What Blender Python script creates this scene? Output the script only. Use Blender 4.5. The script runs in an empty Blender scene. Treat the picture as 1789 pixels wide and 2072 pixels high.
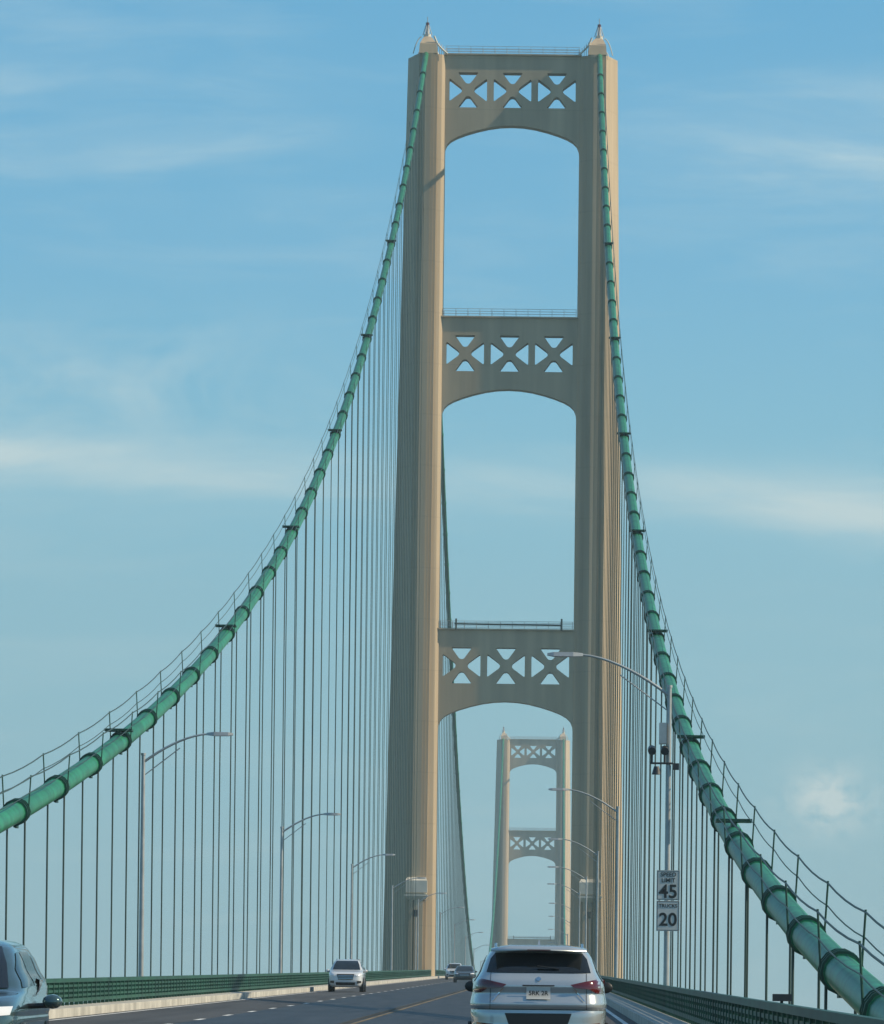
import bpy, bmesh, math, random
from mathutils import Vector, Matrix
random.seed(4)
scene=bpy.context.scene
C=-5.2            # bridge axis
YT=620.0; YF=1778.0; G=0.0266
WATER=-44.0
def deck(y):
    if y<=YT: return G*y
    s=y-YT; L=YF-YT
    if y<=YF: return G*YT+G*s-G*s*s/L
    return G*YT-G*(y-YF)
def cable_z(y):
    if y<=YT: return 1.5-2.53+0.00169*y+0.0002900*y*y+G*y
    top=cable_z(YT)
    if y<=YF:
        m=(YT+YF)/2; v=deck(m)+4.0
        return v+(top-v)*((y-m)/(m-YT))**2
    return cable_z(max(YT-(y-YF),0))
# ---------------------------------------------------------------- materials
def mat(name,col,rough=0.6,metal=0.0,var=0.12,scale=1.0,stretch=(1,1,1),bump=0.0,bscale=20,spec=0.5,coat=0.0,seam=None,coords='Object'):
    m=bpy.data.materials.new(name); m.use_nodes=True
    nt=m.node_tree; b=nt.nodes['Principled BSDF']
    b.inputs['Roughness'].default_value=rough; b.inputs['Metallic'].default_value=metal
    b.inputs['Specular IOR Level'].default_value=spec
    b.inputs['Coat Weight'].default_value=coat
    tc=nt.nodes.new('ShaderNodeTexCoord'); mp=nt.nodes.new('ShaderNodeMapping')
    mp.inputs['Scale'].default_value=stretch
    nt.links.new(tc.outputs[coords],mp.inputs['Vector'])
    n=nt.nodes.new('ShaderNodeTexNoise'); n.inputs['Scale'].default_value=scale; n.inputs['Detail'].default_value=6
    nt.links.new(mp.outputs[0],n.inputs['Vector'])
    r=nt.nodes.new('ShaderNodeValToRGB')
    r.color_ramp.elements[0].position=0.3; r.color_ramp.elements[1].position=0.7
    r.color_ramp.elements[0].color=(*[c*(1-var) for c in col],1)
    r.color_ramp.elements[1].color=(*[min(1,c*(1+var)) for c in col],1)
    nt.links.new(n.outputs[0],r.inputs[0])
    out=r.outputs[0]
    if seam:
        sx=nt.nodes.new('ShaderNodeSeparateXYZ'); nt.links.new(tc.outputs[coords],sx.inputs[0])
        md=nt.nodes.new('ShaderNodeMath'); md.operation='FRACT'
        dv=nt.nodes.new('ShaderNodeMath'); dv.operation='DIVIDE'; dv.inputs[1].default_value=seam
        nt.links.new(sx.outputs[2],dv.inputs[0]); nt.links.new(dv.outputs[0],md.inputs[0])
        lt=nt.nodes.new('ShaderNodeMath'); lt.operation='LESS_THAN'; lt.inputs[1].default_value=0.02
        nt.links.new(md.outputs[0],lt.inputs[0])
        mx=nt.nodes.new('ShaderNodeMix'); mx.data_type='RGBA'
        ml=nt.nodes.new('ShaderNodeMath'); ml.operation='MULTIPLY'; ml.inputs[1].default_value=0.15
        nt.links.new(lt.outputs[0],ml.inputs[0]); nt.links.new(ml.outputs[0],mx.inputs[0])
        nt.links.new(out,mx.inputs[6]); mx.inputs[7].default_value=(*[c*0.4 for c in col],1)
        out=mx.outputs[2]
    nt.links.new(out,b.inputs['Base Color'])
    if bump>0:
        n2=nt.nodes.new('ShaderNodeTexNoise'); n2.inputs['Scale'].default_value=bscale; n2.inputs['Detail'].default_value=4
        nt.links.new(tc.outputs[coords],n2.inputs['Vector'])
        bp=nt.nodes.new('ShaderNodeBump'); bp.inputs['Strength'].default_value=bump
        nt.links.new(n2.outputs[0],bp.inputs['Height']); nt.links.new(bp.outputs[0],b.inputs['Normal'])
    return m
M={}
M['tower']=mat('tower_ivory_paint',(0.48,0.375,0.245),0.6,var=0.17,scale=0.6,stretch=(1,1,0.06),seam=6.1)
M['tower_far']=mat('tower_ivory_paint_hazed',(0.50,0.42,0.30),0.6,var=0.12,scale=0.5,stretch=(1,1,0.08),seam=6.1)  # paler copy of the tower paint; distance haze is put into the colour
M['cap']=mat('pale_concrete_cap',(0.62,0.58,0.48),0.7,var=0.1)
M['green']=mat('bridge_green_paint',(0.015,0.185,0.088),0.42,var=0.38,scale=1.4,bump=0.15,bscale=9)
M['greend']=mat('bridge_green_dark_paint',(0.008,0.065,0.038),0.5,var=0.3,scale=3)
M['rope']=mat('suspender_rope_steel',(0.04,0.072,0.062),0.5,metal=0.2,var=0.3,scale=0.5)
M['rail']=mat('railing_green_paint',(0.010,0.070,0.040),0.5,var=0.35,scale=0.7)
M['asphalt']=mat('asphalt',(0.05,0.05,0.052),0.8,var=0.35,scale=0.35,stretch=(3,0.15,1),bump=0.3,bscale=40)
M['grate']=mat('steel_deck_grating',(0.035,0.036,0.04),0.55,metal=0.3,var=0.35,scale=0.5,stretch=(3,0.2,1),bump=0.5,bscale=60)
M['concrete']=mat('curb_concrete',(0.47,0.45,0.40),0.8,var=0.25,scale=0.8)
M['pier']=mat('pier_concrete',(0.33,0.32,0.29),0.85,var=0.2,scale=0.2)
M['white']=mat('white_road_paint',(0.7,0.7,0.68),0.7,var=0.25,scale=1.5)
M['yellow']=mat('yellow_road_paint',(0.21,0.155,0.08),0.8,var=0.45,scale=0.6)
M['galv']=mat('galvanised_steel',(0.40,0.42,0.42),0.45,metal=0.4,var=0.15,scale=2)
M['dark']=mat('dark_housing',(0.03,0.032,0.035),0.5)
M['black']=mat('black_plastic',(0.015,0.015,0.016),0.45)
M['signw']=mat('sign_white_sheet',(0.60,0.60,0.58),0.5,var=0.08)
M['signb']=mat('sign_black_lettering',(0.02,0.02,0.02),0.5)
M['glass']=mat('tinted_glass',(0.012,0.014,0.016),0.06,var=0.1,spec=0.6)
M['chrome']=mat('chrome',(0.7,0.7,0.7),0.15,metal=1.0,var=0.02)
M['tail']=mat('tail_lamp_red',(0.10,0.006,0.008),0.12,coat=1.0)
M['head']=mat('head_lamp_clear',(0.75,0.77,0.8),0.08,var=0.03,coat=1.0)
M['silver']=mat('silver_car_paint',(0.50,0.53,0.54),0.25,metal=0.5,var=0.03,coat=1.0)
M['whitecar']=mat('white_car_paint',(0.62,0.64,0.66),0.3,var=0.03,coat=1.0)
M['darkcar']=mat('charcoal_car_paint',(0.04,0.045,0.05),0.25,metal=0.3,var=0.03,coat=1.0)
M['bluecar']=mat('blue_grey_car_paint',(0.05,0.10,0.11),0.22,metal=0.4,var=0.03,coat=1.0)
M['tyre']=mat('tyre_rubber',(0.02,0.02,0.02),0.8)
# ---------------------------------------------------------------- mesh builder
class MB:
    def __init__(s): s.v=[];s.f=[];s.m=[];s.mats=[];s.sm=[]
    def mi(s,k):
        if k not in s.mats: s.mats.append(k)
        return s.mats.index(k)
    def add(s,vs,fs,k,smooth=False):
        o=len(s.v); s.v+= [tuple(p) for p in vs]; i=s.mi(k)
        for f in fs: s.f.append([a+o for a in f]); s.m.append(i); s.sm.append(smooth)
    def box(s,x0,x1,y0,y1,z0,z1,k):
        vs=[(x0,y0,z0),(x1,y0,z0),(x1,y1,z0),(x0,y1,z0),(x0,y0,z1),(x1,y0,z1),(x1,y1,z1),(x0,y1,z1)]
        s.add(vs,[(0,3,2,1),(4,5,6,7),(0,1,5,4),(1,2,6,5),(2,3,7,6),(3,0,4,7)],k)
    def cyl(s,p0,p1,r,k,n=8,r1=None,caps=True,smooth=True):
        p0=Vector(p0);p1=Vector(p1); d=(p1-p0)
        if d.length<1e-6: return
        d.normalize(); a=Vector((0,0,1)) if abs(d.z)<0.9 else Vector((1,0,0))
        u=d.cross(a).normalized(); w=u.cross(d)
        r1=r if r1 is None else r1; vs=[]
        for p,rr in((p0,r),(p1,r1)):
            for i in range(n):
                t=2*math.pi*i/n; vs.append(p+u*math.cos(t)*rr+w*math.sin(t)*rr)
        fs=[(i,(i+1)%n,n+(i+1)%n,n+i) for i in range(n)]
        s.add(vs,fs,k,smooth)
        if caps: s.add(vs[:n],[tuple(range(n))[::-1]],k); s.add(vs[n:],[tuple(range(n))],k)
    def tube(s,pts,r,k,n=10):
        vs=[];N=len(pts); pts=[Vector(p) for p in pts]
        for j,p in enumerate(pts):
            d=(pts[min(j+1,N-1)]-pts[max(j-1,0)]).normalized()
            u=d.cross(Vector((0,0,1)))
            u=u.normalized() if u.length>1e-4 else Vector((1,0,0))
            w=u.cross(d)
            rr=r[j] if isinstance(r,(list,tuple)) else r
            for i in range(n):
                t=2*math.pi*i/n; vs.append(p+u*math.cos(t)*rr+w*math.sin(t)*rr)
        fs=[]
        for j in range(N-1):
            for i in range(n):
                fs.append((j*n+i,j*n+(i+1)%n,(j+1)*n+(i+1)%n,(j+1)*n+i))
        s.add(vs,fs,k,True)
        s.add(vs[:n],[tuple(range(n))],k); s.add(vs[-n:],[tuple(range(n))],k)
    def loft(s,polys,k,smooth=False):
        n=len(polys[0]); vs=[p for P in polys for p in P]; fs=[]
        for j in range(len(polys)-1):
            for i in range(n):
                fs.append((j*n+i,j*n+(i+1)%n,(j+1)*n+(i+1)%n,(j+1)*n+i))
        fs.append(tuple(range(n))[::-1]); fs.append(tuple((len(polys)-1)*n+i for i in range(n)))
        s.add(vs,fs,k,smooth)
    def strip(s,x0,x1,zo,y0,y1,k,step=10):
        n=max(1,int(math.ceil((y1-y0)/step))); vs=[];fs=[]
        for i in range(n+1):
            y=y0+(y1-y0)*i/n; z=deck(y)+zo; vs+=[(x0,y,z),(x1,y,z)]
        for i in range(n): fs.append((2*i,2*i+1,2*i+3,2*i+2))
        s.add(vs,fs,k)
    def beam(s,x0,x1,za,zb,y0,y1,k,step=10):
        n=max(1,int(math.ceil((y1-y0)/step))); P=[]
        for i in range(n+1):
            y=y0+(y1-y0)*i/n; z=deck(y)
            P.append([(x0,y,z+za),(x1,y,z+za),(x1,y,z+zb),(x0,y,z+zb)])
        s.loft(P,k)
    def build(s,name,parent=None,loc=(0,0,0)):
        me=bpy.data.meshes.new(name); me.from_pydata(s.v,[],s.f)
        for k in s.mats: me.materials.append(M[k])
        me.polygons.foreach_set('material_index',s.m); me.polygons.foreach_set('use_smooth',s.sm)
        me.update()
        bm=bmesh.new(); bm.from_mesh(me); bmesh.ops.recalc_face_normals(bm,faces=bm.faces); bm.to_mesh(me); bm.free()
        o=bpy.data.objects.new(name,me); scene.collection.objects.link(o); o.location=loc
        if parent: o.parent=parent
        return o
def empty(name,loc=(0,0,0),rz=0):
    e=bpy.data.objects.new(name,None); scene.collection.objects.link(e); e.location=loc; e.rotation_euler=(0,0,rz); return e

# ---------------------------------------------------------------- water
b=MB(); M['water']=mat('lake_water',(0.02,0.07,0.09),0.12,var=0.3,scale=0.004,bump=0.4,bscale=0.08)
b.add([(-30000,-5000,WATER),(30000,-5000,WATER),(30000,40000,WATER),(-30000,40000,WATER)],[(0,1,2,3)],'water'); b.build('water')
# ---------------------------------------------------------------- haze over the strait
hm=bpy.data.materials.new('summer_haze'); hm.use_nodes=True; hn=hm.node_tree; hn.nodes.clear()
ho=hn.nodes.new('ShaderNodeOutputMaterial'); hv=hn.nodes.new('ShaderNodeVolumeScatter')
hv.inputs['Color'].default_value=(0.70,0.92,1.0,1); hv.inputs['Density'].default_value=0.00019; hv.inputs['Anisotropy'].default_value=0.2
hn.links.new(hv.outputs[0],ho.inputs['Volume']); M['haze']=hm
b=MB(); b.box(-1200,1200,-300,3200,WATER+0.5,320,'haze'); b.build('haze')
# ---------------------------------------------------------------- road deck
Y0,Y1=-60,2330
b=MB()
b.beam(C-9.2,C+9.2,-0.45,-0.03,Y0,Y1,'concrete')
b.strip(C-7.7,C+7.7,0.0,Y0,Y1,'asphalt')
b.strip(C-3.9,C+3.9,0.004,Y0,Y1,'grate')
b.beam(C-0.18,C+0.18,0.006,0.07,Y0,Y1,'grate')
for s in(-1,1):
    b.strip(C+s*0.33-0.06,C+s*0.33+0.06,0.009,Y0,Y1,'yellow')
    b.strip(C+s*7.35-0.07,C+s*7.35+0.07,0.005,Y0,Y1,'white')
    y=Y0
    while y<900:
        b.strip(C+s*3.95-0.08,C+s*3.95+0.08,0.009,y,y+3.2,'white'); y+=12.2
    a,c=sorted((C+s*7.7,C+s*9.2)); b.beam(a,c,-0.02,0.24,Y0,Y1,'concrete')
y=20
while y<700:
    b.strip(C-7.6,C+7.6,0.0125,y,y+0.25,'dark'); y+=36.6
b.build('road')
# ---------------------------------------------------------------- railings
for s in(-1,1):
    b=MB(); x=C+s*8.55
    for zz,t in((0.96,0.06),(0.80,0.035),(0.66,0.035),(0.52,0.035),(0.38,0.05)):
        b.beam(x-t,x+t,zz-t,zz+t,Y0,Y1,'rail')
    y=Y0
    while y<Y1:
        z=deck(y); b.box(x-0.055,x+0.055,y-0.06,y+0.06,z+0.22,z+0.91,'rail'); y+= 1.5 if y<700 else 8
    y=40
    while y<330:
        z=deck(y); b.box(x-0.012,x+0.012,y-0.012,y+0.012,z+0.36,z+0.92,'rail'); y+=0.2
    b.build('bridge_railing')
# ---------------------------------------------------------------- stiffening truss
b=MB()
for s in(-1,1):
    x=C+s*10.35
    b.beam(x-0.3,x+0.3,-1.4,-0.7,Y0,Y1,'green'); b.beam(x-0.3,x+0.3,-11.5,-10.8,Y0,Y1,'green')
    y=71-12.2*9;i=0
    while y<Y1-12:
        z=deck(y);z2=deck(y+12.2)
        b.cyl((x,y,z-1),(x,y,z-11),0.2,'green',4)
        if i%2==0: b.cyl((x,y,z-11),(x,y+12.2,z2-1),0.25,'green',4)
        else: b.cyl((x,y,z-1),(x,y+12.2,z2-11),0.25,'green',4)
        if s==1: b.box(C-10.3,C+10.3,y-0.2,y+0.2,z-1.3,z-0.5,'green')
        y+=12.2;i+=1
b.build('stiffening_truss')
# ---------------------------------------------------------------- towers
def strut_mesh(name,zt,openz,crown,yf,yb,mk,parent):
    cu=bpy.data.curves.new(name,'CURVE'); cu.dimensions='2D'; cu.fill_mode='BOTH'
    cu.extrude=(yb-yf)/2
    def loop(pts):
        sp=cu.splines.new('POLY'); sp.points.add(len(pts)-1)
        for i,p in enumerate(pts): sp.points[i].co=(p[0],p[1],0,1)
        sp.use_cyclic_u=True
    H=8.3
    prof=[(8.06,-3.6),(8.0,-2.9),(7.75,-2.3),(7.3,-1.85),(6.6,-1.45),(5.5,-1.02),(4.2,-0.62),(2.8,-0.28),(1.4,-0.07),(0,0)]
    pts=[(-H,zt),(H,zt),(H,crown-3.6)]+[(a,crown+z) for a,z in prof]+[(-a,crown+z) for a,z in prof[-2::-1]]+[(-H,crown-3.6)]
    loop(pts)
    zc=(openz[0]+openz[1])/2; hh=abs(openz[0]-openz[1])/2
    for cx in(-5.3,0,5.3):
        def rnd(tri,r=0.2):
            out=[];n=len(tri)
            for i in range(n):
                p=Vector(tri[i]);a=Vector(tri[i-1]);c=Vector(tri[(i+1)%n])
                pa=p+(a-p).normalized()*r; pc=p+(c-p).normalized()*r
                out.append(tuple(pa)); out.append(tuple((pa+pc)/2*0.5+p*0.5)); out.append(tuple(pc))
            return out
        W=2.25
        for q in(1,-1):
            loop(rnd([(cx-1.25,zc+q*hh),(cx+1.25,zc+q*hh),(cx+0.24,zc+q*0.75),(cx-0.24,zc+q*0.75)]))
            loop(rnd([(cx+q*W,zc-1.38),(cx+q*W,zc+1.38),(cx+q*0.72,zc+0.24),(cx+q*0.72,zc-0.24)]))
    o=bpy.data.objects.new(name,cu); scene.collection.objects.link(o)
    o.rotation_euler=(math.radians(90),0,0)
    dg=bpy.context.evaluated_depsgraph_get(); me=bpy.data.meshes.new_from_object(o.evaluated_get(dg))
    bpy.data.objects.remove(o)
    me.transform(Matrix.Rotation(math.radians(90),4,'X')); me.transform(Matrix.Translation((0,(yf+yb)/2,0)))
    me.materials.clear(); me.materials.append(M[mk])
    for p in me.polygons: p.use_smooth=False; p.material_index=0
    o2=bpy.data.objects.new(name,me); scene.collection.objects.link(o2); o2.parent=parent
    return o2
def tower(yy,mk):
    e=empty('bridge_tower',(C,yy,deck(yy)))
    for s in(-1,1):
        def plan(z,t):
            Wo=14.45+(12.55-14.45)*t; po=11.75+(11.15-11.75)*t; pi=9.2+(8.95-9.2)*t
            mid=(po+Wo)/2
            f=[(8.06,2.0),(8.06,1.35),(8.45,0.95),(pi,0.75),(pi,0.3),(pi+0.35,0.3),(pi+0.35,0.12),(pi+0.7,0.12),(pi+0.7,0),
               (po-0.7,0),(po-0.7,0.12),(po-0.35,0.12),(po-0.35,0.3),(po,0.3),(po,0.4),(mid,1.9),(mid,2.0),(Wo,3.6)]
            P=[(x,y-4) for x,y in f]+[(x,4-y) for x,y in f[::-1]]
            return [(s*x,y,z) for x,y in P]
        b=MB(); H=110.2
        b.loft([plan(-14,-0.12),plan(0,0),plan(H,1)],mk)
        def ring(z,a,bb,d): return [(s*a,-d,z),(s*bb,-d,z),(s*bb,d,z),(s*a,d,z)]
        b.loft([ring(H,9.0,11.2,3.9),ring(H+1.2,9.1,11.1,3.6),ring(H+2.1,9.6,10.8,2.2),ring(H+2.5,9.9,10.6,1.2)],mk)
        xf=s*10.3
        b.cyl((xf,0,H+2.4),(xf,0,H+3.0),0.5,'cap',8,0.42)
        for q in range(6):
            t=q*math.pi/3; b.cyl((xf+0.55*math.cos(t),0.55*math.sin(t),H+2.9),(xf+0.18*math.cos(t),0.18*math.sin(t),H+4.1),0.05,'galv',5)
        b.cyl((xf,0,H+3.0),(xf,0,H+4.1),0.22,'galv',8,0.12)
        b.cyl((xf,0,H+4.0),(xf,0,H+4.4),0.22,'tail',8); b.cyl((xf,0,H+4.4),(xf,0,H+5.1),0.05,'galv',5)
        for dy in(-3.4,3.4):
            pts=[(s*(9.4-0.32*i*1.0),dy,H+2.1-2.1*(i/5)**0.6) for i in range(6)]
            b.tube(pts,0.12,'cap',5)
            pts=[(s*(10.9+0.2*i),dy,H+2.0-2.0*(i/5)**2) for i in range(6)]
            b.tube(pts,0.06,'cap',5)
        for i in range(5):
            b.cyl((s*(8.0+i*0.25),-3.4,H-0.1),(s*(8.0+i*0.25),-3.4,H+0.7+i*0.22),0.035,'cap',4)
        cxm=10.35
        def pr(z,hw,d): return [(s*(cxm-hw),-4-d,z),(s*(cxm+hw),-4-d,z),(s*(cxm+hw),-3.6,z),(s*(cxm-hw),-3.6,z)]
        b.loft([pr(9.7,1.1,0.3),pr(10.1,1.3,0.8),pr(11.5,1.3,0.8),pr(11.9,1.1,0.25)],'cap')
        b.loft([pr(9.2,1.1,0.45),pr(9.65,1.38,0.9),pr(9.85,1.38,0.9)],'cap')
        for i in range(3):
            b.box(s*(cxm)-0.85+i*0.62,s*(cxm)-0.85+i*0.62+0.42,-4.55,-4.0,0,9.2,mk)
        b.cyl((s*cxm,-4.9,7.2),(s*cxm,-4.9,8.0),0.25,'dark',6,0.35)
        b.cyl((s*cxm,-4.9,0),(s*cxm,-4.9,7.2),0.09,'galv',6)
        b.build('tower_leg',e)
        b=MB(); zb=WATER-deck(yy)
        b.cyl((s*10.5,0,zb-5),(s*10.5,0,-14),8.5,'pier',24,7.5); b.build('pier',e)
    for (zt,oz,cr) in((110.25,(108.2,104.0),101.9),(78.9,(76.8,72.5),70.4),(41.6,(39.5,35.2),33.1)):
        strut_mesh('portal_strut',zt,oz,cr,-2.6,-0.9,mk,e)
        b=MB()
        b.box(-8.2,8.2,-2.85,-0.65,zt,zt+0.16,mk)
        for zz in(0.45,0.75,1.05):
            b.cyl((-8,-2.7,zt+zz),(8,-2.7,zt+zz),0.025,'galv',4); b.cyl((-8,-0.8,zt+zz),(8,-0.8,zt+zz),0.025,'galv',4)
        for i in range(12):
            x=-7.9+i*15.8/11; b.cyl((x,-2.7,zt+.1),(x,-2.7,zt+1.05),0.025,'galv',4); b.cyl((x,-0.8,zt+.1),(x,-0.8,zt+1.05),0.025,'galv',4)
        if zt<50:
            b.cyl((-6.2,-2.9,zt+0.7),(6.6,-2.9,zt+0.6),0.10,'rope',6)
            b.cyl((-6.0,-2.9,zt),(-6.0,-2.9,zt+1.3),0.12,'rope',6); b.cyl((6.6,-2.9,zt),(6.6,-2.9,zt+1.4),0.12,'rope',6)
        b.build('strut_walkway',e)
    b=MB(); b.box(-14,14,-3,3,-12,-9,mk); b.build('lower_strut',e)
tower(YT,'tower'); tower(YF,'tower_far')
# ---------------------------------------------------------------- cables
for s in(-1,1):
    x=C+s*10.35
    e=empty('main_suspension_cable')
    b=MB(); ys=[]; y=0.0
    while y<Y1: 
        ys.append(y); y+= 3.0 if y<640 else 8.0
    for k in(YT,YF):
        ys.append(k)
    ys=sorted(set(ys))
    b.tube([(x,y,cable_z(y)) for y in ys],0.31,'green',14)
    bands=[]; y=71-12.2*4+7
    while y<2300:
        if abs(y-YT)>6 and abs(y-YF)>6: bands.append(y)
        y+=12.2
    for y in bands:
        d=Vector((0,1,(cable_z(y+0.5)-cable_z(y-0.5)))).normalized(); p=Vector((x,y,cable_z(y)))
        if y<700:
            b.cyl(p-d*0.45,p+d*0.45,0.34,'green',14)
            for q in(-0.40,0.0,0.40): b.cyl(p+d*(q-0.045),p+d*(q+0.045),0.39,'greend',14)
            b.box(x-0.05,x+0.05,y-0.3,y+0.3,p.z-0.46,p.z-0.3,'greend')
        else: b.cyl(p-d*0.4,p+d*0.4,0.36,'green',8)
    b.build('cable',e)
    b=MB()
    bb=[t for t in bands if 40<t<YT]
    for q in(-0.42,0.42):
        for hz in (1.15,0.65):
            pts=[]
            for i in range(len(bb)-1):
                for k in range(4):
                    t=k/4; y=bb[i]*(1-t)+bb[i+1]*t
                    sag=-0.06*4*t*(1-t)
                    sl=(cable_z(y+1)-cable_z(y-1))/2
                    pts.append((x+q,y,cable_z(y)+hz*math.sqrt(1+sl*sl)*0.9+sag))
            b.tube(pts,0.015 if hz<1 else 0.021,'rope',5)
        for y in bb:
            sl=(cable_z(y+1)-cable_z(y-1))/2
            b.cyl((x+q*0.85,y,cable_z(y)),(x+q,y,cable_z(y)+1.08*math.sqrt(1+sl*sl)),0.022,'greend',5)
    b.build('hand_ropes',e)
    b=MB()
    for y in ([143] if s>0 else [])+[187,248,309,370,431,492]:
        z=cable_z(y); b.box(x-0.5,x+0.5,y-0.35,y+0.35,z+0.42,z+0.50,'greend'); b.box(x-0.08,x+0.08,y-0.3,y+0.3,z+0.28,z+0.42,'greend')
    b.build('cable_platforms',e)
    b=MB()
    for y in bands:
        if y<85 or y>YF+500: continue
        z0=deck(y)-0.8; z1=cable_z(y)
        if z1-z0<1: continue
        r=0.032 if y<700 else 0.04
        for q in(-0.26,0.26):
            b.cyl((x+q,y,z0),(x+q,y,z1),r,'rope',6,caps=False)
            if y<400: b.cyl((x+q,y,z0),(x+q,y,z0+1.1),0.075,'greend',6)
    b.build('suspender_cables')
# ---------------------------------------------------------------- street lamps
def lamp(x,y,h,arm,rise,side):
    b=MB(); z=deck(y)+0.24
    d=-side
    b.cyl((x,y,z),(x,y,z+0.5),0.2,'dark',8); b.cyl((x,y,z+0.5),(x,y,z+h),0.095,'galv',10,0.07)
    b.cyl((x,y,z+h),(x,y,z+h+0.08),0.09,'galv',8)
    pts=[]
    for i in range(10):
        t=i/9; pts.append((x+d*arm*0.72*t,y,z+h-0.25+rise*(1-(1-t)**1.7)))
    b.tube(pts,[0.05-0.0018*i for i in range(10)],'galv',8)
    pts2=[]
    for i in range(5):
        t=i/4; pts2.append((x+d*arm*0.40*t,y,z+h-0.75+(rise*0.58+0.42)*t))
    b.tube(pts2,0.022,'galv',6)
    xe=x+d*arm*0.72; ze=z+h-0.25+rise
    def r(t,w,hh): 
        xx=xe+d*arm*0.26*t; return [(xx,y-w,ze-hh),(xx,y+w,ze-hh),(xx,y+w*0.7,ze+hh),(xx,y-w*0.7,ze+hh)]
    b.loft([r(-0.1,0.05,0.045),r(0.2,0.15,0.07),r(0.8,0.16,0.065),r(1.0,0.10,0.035)],'galv')
    b.build('street_lamp')
for y in(187,285,388,490,590): lamp(C-9.1-0.35,y,8.75,3.3,1.05,-1)
lamp(C+8.95,161,10.0,3.9,1.25,1)
for y in(276,383,490,590): lamp(C+8.95,y,9.8,3.8,1.2,1)
for y in range(700,1700,110):
    lamp(C-9.2,y,8.6,3.3,1.0,-1); lamp(C+9.0,y,9.2,3.6,1.1,1)
# ---------------------------------------------------------------- speed sign
ys=160.6; xs=C+8.97; zb=deck(ys)
e=empty('speed_limit_sign',(xs,ys,zb))
b=MB(); b.box(-0.36,0.36,-0.02,0.0,3.62,4.55,'signw'); b.box(-0.36,0.36,-0.02,0.0,2.66,3.60,'signw')
for z0,z1 in((3.62,4.55),(2.66,3.60)):
    for (a,bb,c,d) in((-0.34,0.34,z0+0.02,z0+0.035),(-0.34,0.34,z1-0.035,z1-0.02),(-0.34,-0.325,z0+0.035,z1-0.035),(0.325,0.34,z0+0.035,z1-0.035)):
        b.box(a,bb,-0.024,-0.0205,c,d,'signb')
b.box(-0.3,0.3,0.001,0.05,4.2,4.26,'galv'); b.box(-0.3,0.3,0.001,0.05,3.0,3.06,'galv')
b.build('panel',e)
def text(s,x,z,size,parent,y,k='signb',ext=0.002,bold=0.0):
    cu=bpy.data.curves.new('lettering','FONT'); cu.body=s; cu.size=size; cu.align_x='CENTER'; cu.align_y='CENTER'; cu.extrude=ext; cu.offset=bold
    cu.materials.append(M[k]); o=bpy.data.objects.new('lettering',cu); scene.collection.objects.link(o)
    o.rotation_euler=(math.radians(90),0,0); o.location=(x,y,z); o.parent=parent; return o
text('SPEED',0,4.41,0.18,e,-0.025,bold=0.003); text('LIMIT',0,4.23,0.18,e,-0.025,bold=0.003); text('45',0,3.87,0.58,e,-0.025,bold=0.012)
text('TRUCKS',0,3.44,0.155,e,-0.025,bold=0.003); text('20',0,3.00,0.56,e,-0.025,bold=0.012)
b=MB(); zc=deck(161)+0.38
b.box(xs-0.33,xs-0.10,160.7,161.1,zc+8.1,zc+8.75,'galv')
b.cyl((xs-0.6,160.9,zc+7.5),(xs+0.1,160.9,zc+7.5),0.035,'dark',6)
for dx in(-0.55,-0.15):
    b.cyl((xs+dx,160.9,zc+7.5),(xs+dx,160.9,zc+7.75),0.04,'dark',6); b.cyl((xs+dx,160.6,zc+7.85),(xs+dx,161.1,zc+7.95),0.13,'dark',8)
b.cyl((xs-0.4,160.9,zc+7.15),(xs-0.4,160.9,zc+7.4),0.15,'dark',8,0.08); b.box(xs+0.12,xs+0.3,160.8,161,zc+7.3,zc+7.5,'dark')
b.build('traffic_camera')
b=MB(); zc=deck(74); b.box(C+8.45,C+8.72,73.9,74.1,zc+1.05,zc+1.15,'dark'); b.box(C+8.56,C+8.6,73.95,74.05,zc+0.9,zc+1.05,'dark'); b.build('railing_marker')
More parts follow.
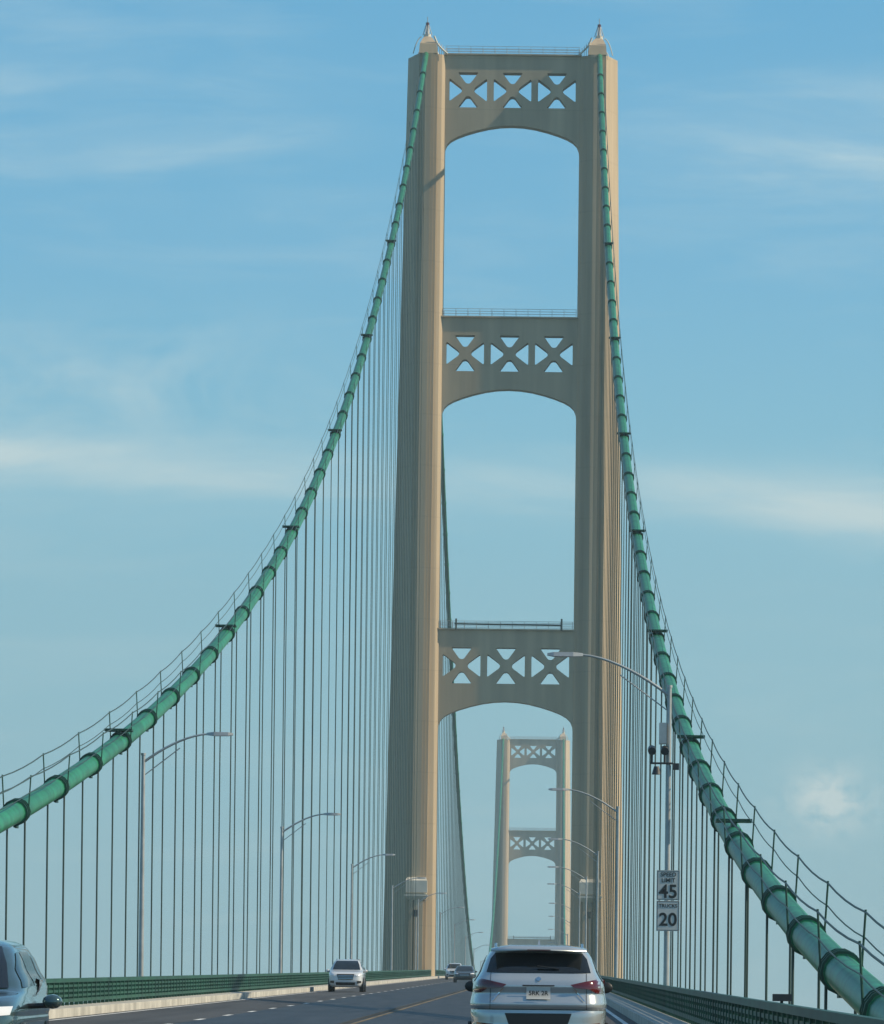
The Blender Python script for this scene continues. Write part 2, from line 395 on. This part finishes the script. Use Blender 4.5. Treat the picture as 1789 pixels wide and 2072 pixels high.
# ---------------------------------------------------------------- vehicles
N=7.0
def car(name,x,y,rz,paint,zs=1.0,ws=1.0,ls=1.0,suv=True,mirx=1.04,mirz=1.15):
    slope=math.atan(G)
    e=empty(name,(x,y,deck(y)+0.012)); e.rotation_euler=(slope if rz==0 else -slope,0,rz)
    prof=[(.25,.78,-2.30,2.25),(.33,.88,-2.44,2.40),(.45,.93,-2.50,2.46),(.62,.945,-2.52,2.47),(.66,.94,-2.49,2.47),(.85,.95,-2.485,2.44),(.90,.945,-2.47,2.43),(.94,.955,-2.50,2.40),(.98,.955,-2.505,2.38),(1.06,.94,-2.46,2.22),
          (1.12,.925,-2.43,1.95),(1.17,.92,-2.44,1.35),(1.22,.915,-2.45,1.18),(1.30,.89,-2.42,1.05),(1.36,.85,-2.36,.95),(1.42,.815,-2.31,.84),(1.52,.78,-2.22,.66),(1.62,.735,-2.13,.45),(1.69,.69,-2.06,.28),(1.73,.64,-2.0,.12),(1.765,.56,-1.92,-.08),(1.785,.45,-1.8,-.3),(1.795,.25,-1.5,-.6)]
    prof=[(a*zs,w*ws,r*ls,f*ls) for a,w,r,f in prof]
    P=[]
    for i in range(len(prof)-1):
        for k in range(3):
            t=k/3; P.append(tuple(prof[i][j]*(1-t)+prof[i+1][j]*t for j in range(4)))
    P.append(prof[-1])
    def at(z):
        z=max(prof[0][0],min(prof[-1][0],z))
        for i in range(len(prof)-1):
            if z<=prof[i+1][0]:
                t=(z-prof[i][0])/(prof[i+1][0]-prof[i][0]); return [prof[i][j]*(1-t)+prof[i+1][j]*t for j in range(4)]
        return list(prof[-1])
    b=MB(); rings=[]
    for z,w,r,f in P:
        R=[]
        for i in range(64):
            t=2*math.pi*i/64; c=math.cos(t);s=math.sin(t)
            R.append((w*math.copysign(abs(c)**(2/N),c),(r+f)/2+(f-r)/2*math.copysign(abs(s)**(2/N),s),z))
        rings.append(R)
    b.loft(rings,paint,True); body=b.build('body',e)
    md=body.modifiers.new('s','SMOOTH'); md.factor=0.35; md.iterations=2
    b=MB()
    def patch(poly,k,where,off=0.008,cell=0.06):
        bm=bmesh.new(); vs=[bm.verts.new((a,0,c)) for a,c in poly]; bm.faces.new(vs)
        lo=[min(p[i] for p in poly) for i in(0,1)]; hi=[max(p[i] for p in poly) for i in(0,1)]
        for ax,nrm in((0,(1,0,0)),(1,(0,0,1))):
            t=lo[ax]+cell
            while t<hi[ax]-1e-4:
                co=(t,0,0) if ax==0 else (0,0,t)
                bmesh.ops.bisect_plane(bm,geom=bm.verts[:]+bm.edges[:]+bm.faces[:],plane_co=co,plane_no=nrm,dist=1e-5); t+=cell
        out=[]
        bm.verts.index_update()
        for v in bm.verts:
            a,c=v.co.x,v.co.z; w_,r_,f_=at(c)[1:]
            if where in('rear','front'):
                q=max(0,1-min(1,abs(a/w_))**N)**(1/N); m=(r_+f_)/2;h=(f_-r_)/2
                yy= m-h*q-off if where=='rear' else m+h*q+off
                out.append((a,yy,c+(off*0.6 if where=='front' else 0)))
            else:
                m=(r_+f_)/2;h=(f_-r_)/2; q=max(0,1-min(1,abs((a-m)/h))**N)**(1/N)
                xx=w_*q+off; out.append((xx if where=='right' else -xx,a,c))
        fs=[[v.index for v in f.verts] for f in bm.faces]; bm.free()
        b.add(out,fs,k,True)
    S=lambda L:[(a*ws,c*zs) for a,c in L]
    patch(S([(-.72,1.41),(.72,1.41),(.665,1.60),(.60,1.68),(-.60,1.68),(-.665,1.60)]),'glass','rear',0.012)
    for s in(-1,1):
        L=[(s*.93,1.31),(s*.86,1.335),(s*.66,1.295),(s*.44,1.245),(s*.50,1.20),(s*.70,1.185),(s*.80,1.13),(s*.925,1.12)]
        patch(S(L if s>0 else L[::-1]),'tail','rear',0.022)
        L=[(s*.50,1.188),(s*.47,1.200),(s*.62,1.02),(s*.645,1.02)]
        patch(S(L if s>0 else L[::-1]),'chrome','rear',0.016,0.03)
        L=[(s*.85,.72),(s*.62,.70),(s*.62,.66),(s*.85,.67)]
        patch(S(L),'tail','rear',0.015)
        L=[(s*.655,1.40),(s*.66,.90),(s*.667,.90),(s*.662,1.40)]
        patch(S(L),'black','rear',0.005,0.05)
    patch(S([(-.46,.85),(.46,.85),(.40,.68),(-.40,.68)]),'black','rear',0.012)
    patch(S([(-.80,.60),(.80,.60),(.74,.36),(-.74,.36)]),'black','rear',0.012)
    patch(S([(-.95*.93,.905),(.95*.93,.905),(.95*.93,.895),(-.95*.93,.895)]),'black','rear',0.006)
    patch(S([(-.165,1.21),(.165,1.21),(.165,1.045),(-.165,1.045)]),'signw','rear',0.02)
    patch(S([(-.22,1.24),(.22,1.24),(.22,1.222),(-.22,1.222)]),'black','rear',0.02)
    patch(S([(-.035,1.335),(0,1.355),(.035,1.335),(.035,1.31),(0,1.29),(-.035,1.31)]),'chrome','rear',0.012,0.03)
    patch(S([(-.76,1.21),(.76,1.21),(.68,1.50),(.58,1.70),(-.58,1.70),(-.68,1.50)]),'glass','front',0.012)
    for s in(-1,1):
        L=[(s*.90,1.0),(s*.88,.90),(s*.58,.87),(s*.52,.93),(s*.70,.99)]
        patch(S(L if s>0 else L[::-1]),'head','front',0.02)
        L=[(s*.85,.60),(s*.62,.60),(s*.62,.45),(s*.85,.48)]
        patch(S(L),'black','front',0.015)
    patch(S([(-.48,.97),(.48,.97),(.40,.66),(-.40,.66)]),'black','front',0.018)
    for i in range(3):
        z=.72+.08*i; patch(S([(-.42,z+.01),(.42,z+.01),(.42,z-.01),(-.42,z-.01)]),'chrome','front',0.025)
    patch(S([(-.55,.52),(.55,.52),(.5,.36),(-.5,.36)]),'black','front',0.015)
    for sd in('left','right'):
        patch([(-1.95*ls,1.30*zs),(-1.35*ls,1.27*zs),(-1.30*ls,1.62*zs),(-1.75*ls,1.58*zs)],'glass',sd,0.01)
        patch([(-1.22*ls,1.27*zs),(-.25*ls,1.24*zs),(-.25*ls,1.65*zs),(-1.2*ls,1.64*zs)],'glass',sd,0.01)
        patch([(-.17*ls,1.24*zs),(.85*ls,1.22*zs),(.55*ls,1.45*zs),(.10*ls,1.63*zs),(-.17*ls,1.65*zs)],'glass',sd,0.01)
        patch([(-2.1*ls,.46*zs),(2.1*ls,.46*zs),(2.1*ls,.36*zs),(-2.1*ls,.36*zs)],'black',sd,0.01,0.2)
        for yc in(-1.45,1.5):
            patch([(yc*ls+.43*math.cos(t*math.pi/12),.36+.43*math.sin(t*math.pi/12)) for t in range(-2,15)],'black',sd,0.014)
    for s in(-1,1):
        for yc in(-1.45,1.5):
            b.cyl((s*(.74)*ws,yc*ls,.36),(s*(.975)*ws,yc*ls,.36),.36,'tyre',28)
            b.cyl((s*(.97)*ws,yc*ls,.36),(s*(.985)*ws,yc*ls,.36),.25,'chrome',20)
        mx=s*mirx*ws; mz=mirz*zs; my=.80*ls
        R=[]
        for (dy,w,h) in((-.07,.10,.065),(-.05,.115,.085),(.03,.11,.08),(.09,.07,.045)):
            R.append([(mx+w*math.cos(t*math.pi/6),my+dy,mz+h*math.sin(t*math.pi/6)) for t in range(12)])
        b.loft(R,'black' if suv and rz==0 else paint,True); b.cyl((s*.86*ws,my,mz-.06),(mx,my,mz-.04),.035,'black',6)
        if suv:
            pts=[(s*.60*ws,-1.75*ls,1.745*zs),(s*.60*ws,-1.6*ls,1.80*zs),(s*.60*ws,-.3*ls,1.80*zs),(s*.60*ws,-.1*ls,1.745*zs)]
            b.tube(pts,.018,'chrome',6)
    if suv:
        R=[]
        for (yy,zz,t) in((-1.88,1.775,.02),(-2.12,1.755,.025),(-2.28,1.725,.012)):
            w=.62 if yy>-2 else .66
            R.append([(-w,yy*ls,zz-t-.02),(0,yy*ls,zz-t),(w,yy*ls,zz-t-.02),(w,yy*ls,zz-.015),(w*.6,yy*ls,zz+t),(-w*.6,yy*ls,zz+t),(-w,yy*ls,zz-.015)])
        b.loft(R,paint,True)
        b.box(-.16,.16,-2.292*ls,-2.283*ls,1.712,1.728,'tail')
        b.loft([[(-.02,-1.55,1.79),(.02,-1.55,1.79),(.02,-1.3,1.79),(-.02,-1.3,1.79)],[(-.008,-1.52,1.86),(.008,-1.52,1.86),(.008,-1.45,1.86),(-.008,-1.45,1.86)]],paint)
        b.cyl((-.02,-2.3*ls,1.50),(.28,-2.3*ls,1.46),.012,'black',6)
    for s in(-1,1): b.cyl((s*.62*ws,-2.5*ls,.34),(s*.62*ws,-2.2*ls,.34),.05,'chrome',10)
    b.build('fittings',e)
    t=text('5RK 2R',0,1.125*zs,.085,e,-2.51*ls,bold=0.002); t.name='plate_lettering'
    return e
car('suv_car',-0.10,71+2.5,0,'silver',mirx=0.95,mirz=1.2)
car('suv_car',-10.95,285,math.pi,'whitecar')
car('sedan_car',-7.35,468,math.pi,'darkcar',zs=.86,suv=False)
car('hatchback_car',-6.85,59+.8,math.pi,'bluecar',zs=.97,ws=1.0,suv=False,mirx=1.22,mirz=1.06)
car('suv_car',-9.9,560,math.pi,'whitecar')
# ---------------------------------------------------------------- world
w=bpy.data.worlds.new('World'); scene.world=w; w.use_nodes=True; nt=w.node_tree; nt.nodes.clear()
SE,SR=math.radians(36),math.radians(96)
out=nt.nodes.new('ShaderNodeOutputWorld'); bg=nt.nodes.new('ShaderNodeBackground'); nt.links.new(bg.outputs[0],out.inputs[0]); bg.inputs[1].default_value=0.1
sky=nt.nodes.new('ShaderNodeTexSky'); sky.sky_type='NISHITA'; sky.sun_disc=False; sky.sun_elevation=SE; sky.sun_rotation=SR
tc=nt.nodes.new('ShaderNodeTexCoord'); sp=nt.nodes.new('ShaderNodeSeparateXYZ'); nt.links.new(tc.outputs['Generated'],sp.inputs[0])
def mth(op,a,b_=None,clamp=False):
    n=nt.nodes.new('ShaderNodeMath'); n.operation=op; n.use_clamp=clamp
    for i,v in enumerate((a,b_)):
        if v is None: continue
        if isinstance(v,(int,float)): n.inputs[i].default_value=v
        else: nt.links.new(v,n.inputs[i])
    return n.outputs[0]
X,Y,Z=sp.outputs
ya=mth('MAXIMUM',mth('ABSOLUTE',Y),0.15)
u=mth('DIVIDE',X,ya); v=mth('DIVIDE',Z,ya)
def gauss(val,c,s): 
    d=mth('DIVIDE',mth('SUBTRACT',val,c),s); return mth('EXPONENT',mth('MULTIPLY',mth('MULTIPLY',d,d),-1.0))
def noise(su,sv,detail=5,seed=0,rough=.55,dist=0.0):
    cb=nt.nodes.new('ShaderNodeCombineXYZ'); nt.links.new(mth('MULTIPLY',u,su),cb.inputs[0]); nt.links.new(mth('MULTIPLY',v,sv),cb.inputs[1]); cb.inputs[2].default_value=seed
    n=nt.nodes.new('ShaderNodeTexNoise'); n.inputs['Scale'].default_value=1; n.inputs['Detail'].default_value=detail; n.inputs['Roughness'].default_value=rough; n.inputs['Distortion'].default_value=dist
    nt.links.new(cb.outputs[0],n.inputs['Vector']); return n.outputs[0]
n1=noise(14,75,6,1.3,.6,.4); n2=noise(30,45,6,5.7,.6,.6); n3=noise(9,30,4,9.1,.5)
def sm(x,lo,hi): return mth('DIVIDE',mth('SUBTRACT',x,lo),hi-lo,True)
vt=mth('ADD',v,mth('MULTIPLY',u,0.040))
vt=mth('ADD',vt,mth('MULTIPLY',mth('SUBTRACT',n3,.5),0.010))
band=mth('MULTIPLY',gauss(vt,0.1195,0.0055),mth('ADD',0.40,mth('MULTIPLY',mth('ADD',sm(u,-0.04,-0.08),sm(u,0.015,0.05)),0.65)))
band=mth('MULTIPLY',band,sm(n1,.2,.6))
b2=mth('MULTIPLY',mth('MULTIPLY',gauss(v,0.186,0.011),sm(u,-0.0,.05)),sm(n1,.3,.7))
b3=mth('MULTIPLY',mth('MULTIPLY',gauss(mth('ADD',v,mth('MULTIPLY',u,.14)),0.178,0.013),sm(u,-.02,-.06)),sm(n1,.35,.75))
b4=mth('MULTIPLY',mth('MULTIPLY',gauss(v,0.139,0.012),gauss(u,-.080,.03)),sm(n2,.38,.66))
b5=mth('MULTIPLY',mth('MULTIPLY',gauss(v,0.0595,0.0058),gauss(u,.0545,.0075)),sm(noise(170,190,7,2.1,.6,.3),.34,.56))
b6=mth('MULTIPLY',sm(n1,.5,.85),.30)
tot=mth('ADD',mth('MULTIPLY',band,1.0),mth('MULTIPLY',b2,.65))
tot=mth('ADD',tot,mth('MULTIPLY',b3,.55)); tot=mth('ADD',tot,mth('MULTIPLY',b4,.7)); tot=mth('ADD',tot,mth('MULTIPLY',b5,1.2)); tot=mth('ADD',tot,b6,True)
cr=nt.nodes.new('ShaderNodeValToRGB'); nt.links.new(mth('MULTIPLY',Z,2.0),cr.inputs[0])
E=cr.color_ramp.elements
cols=[(0.0,(.27,.49,.57)),(.04,(.25,.50,.60)),(.15,(.215,.53,.67)),(.24,(.18,.53,.72)),(.32,(.125,.455,.72)),(.42,(.09,.40,.69)),(.75,(.10,.28,.52)),(1.0,(.09,.22,.42))]
E[0].position=0; E[0].color=(*cols[0][1],1); E[1].position=1; E[1].color=(*cols[-1][1],1)
for p,c in cols[1:-1]:
    q=E.new(p); q.color=(*c,1)
sc=nt.nodes.new('ShaderNodeVectorMath'); sc.operation='SCALE'; sc.inputs[3].default_value=10.7; nt.links.new(cr.outputs[0],sc.inputs[0])
mx=nt.nodes.new('ShaderNodeMix'); mx.data_type='RGBA'; mx.inputs[0].default_value=.9
nt.links.new(sky.outputs[0],mx.inputs[6]); nt.links.new(sc.outputs[0],mx.inputs[7])
mc=nt.nodes.new('ShaderNodeMix'); mc.data_type='RGBA'; nt.links.new(mth('MULTIPLY',tot,.76),mc.inputs[0]); nt.links.new(mx.outputs[2],mc.inputs[6]); mc.inputs[7].default_value=(6.4,8.2,8.3,1)
nt.links.new(mc.outputs[2],bg.inputs[0])
# ---------------------------------------------------------------- sun
sd=bpy.data.lights.new('sun','SUN'); sd.energy=4.8; sd.angle=math.radians(.5); sd.color=(1,.88,.64)
so=bpy.data.objects.new('sun',sd); scene.collection.objects.link(so)
dirv=Vector((math.sin(SR)*math.cos(SE),math.cos(SR)*math.cos(SE),math.sin(SE)))
so.rotation_euler=dirv.to_track_quat('Z','Y').to_euler(); so.location=(50,0,60)
# ---------------------------------------------------------------- camera
cd=bpy.data.cameras.new('camera'); co=bpy.data.objects.new('camera',cd); scene.collection.objects.link(co)
cd.sensor_fit='HORIZONTAL'; cd.sensor_width=36; cd.lens=36*10460/1789
cd.shift_x=(894.5-1101.7)/1789; cd.shift_y=(2235-1036)/1789
cd.clip_start=0.5; cd.clip_end=60000
co.location=(0,0,1.5); co.rotation_euler=(math.radians(90),-0.0115,0)
scene.camera=co
scene.view_settings.view_transform='Standard'; scene.view_settings.look='None'; scene.view_settings.exposure=0
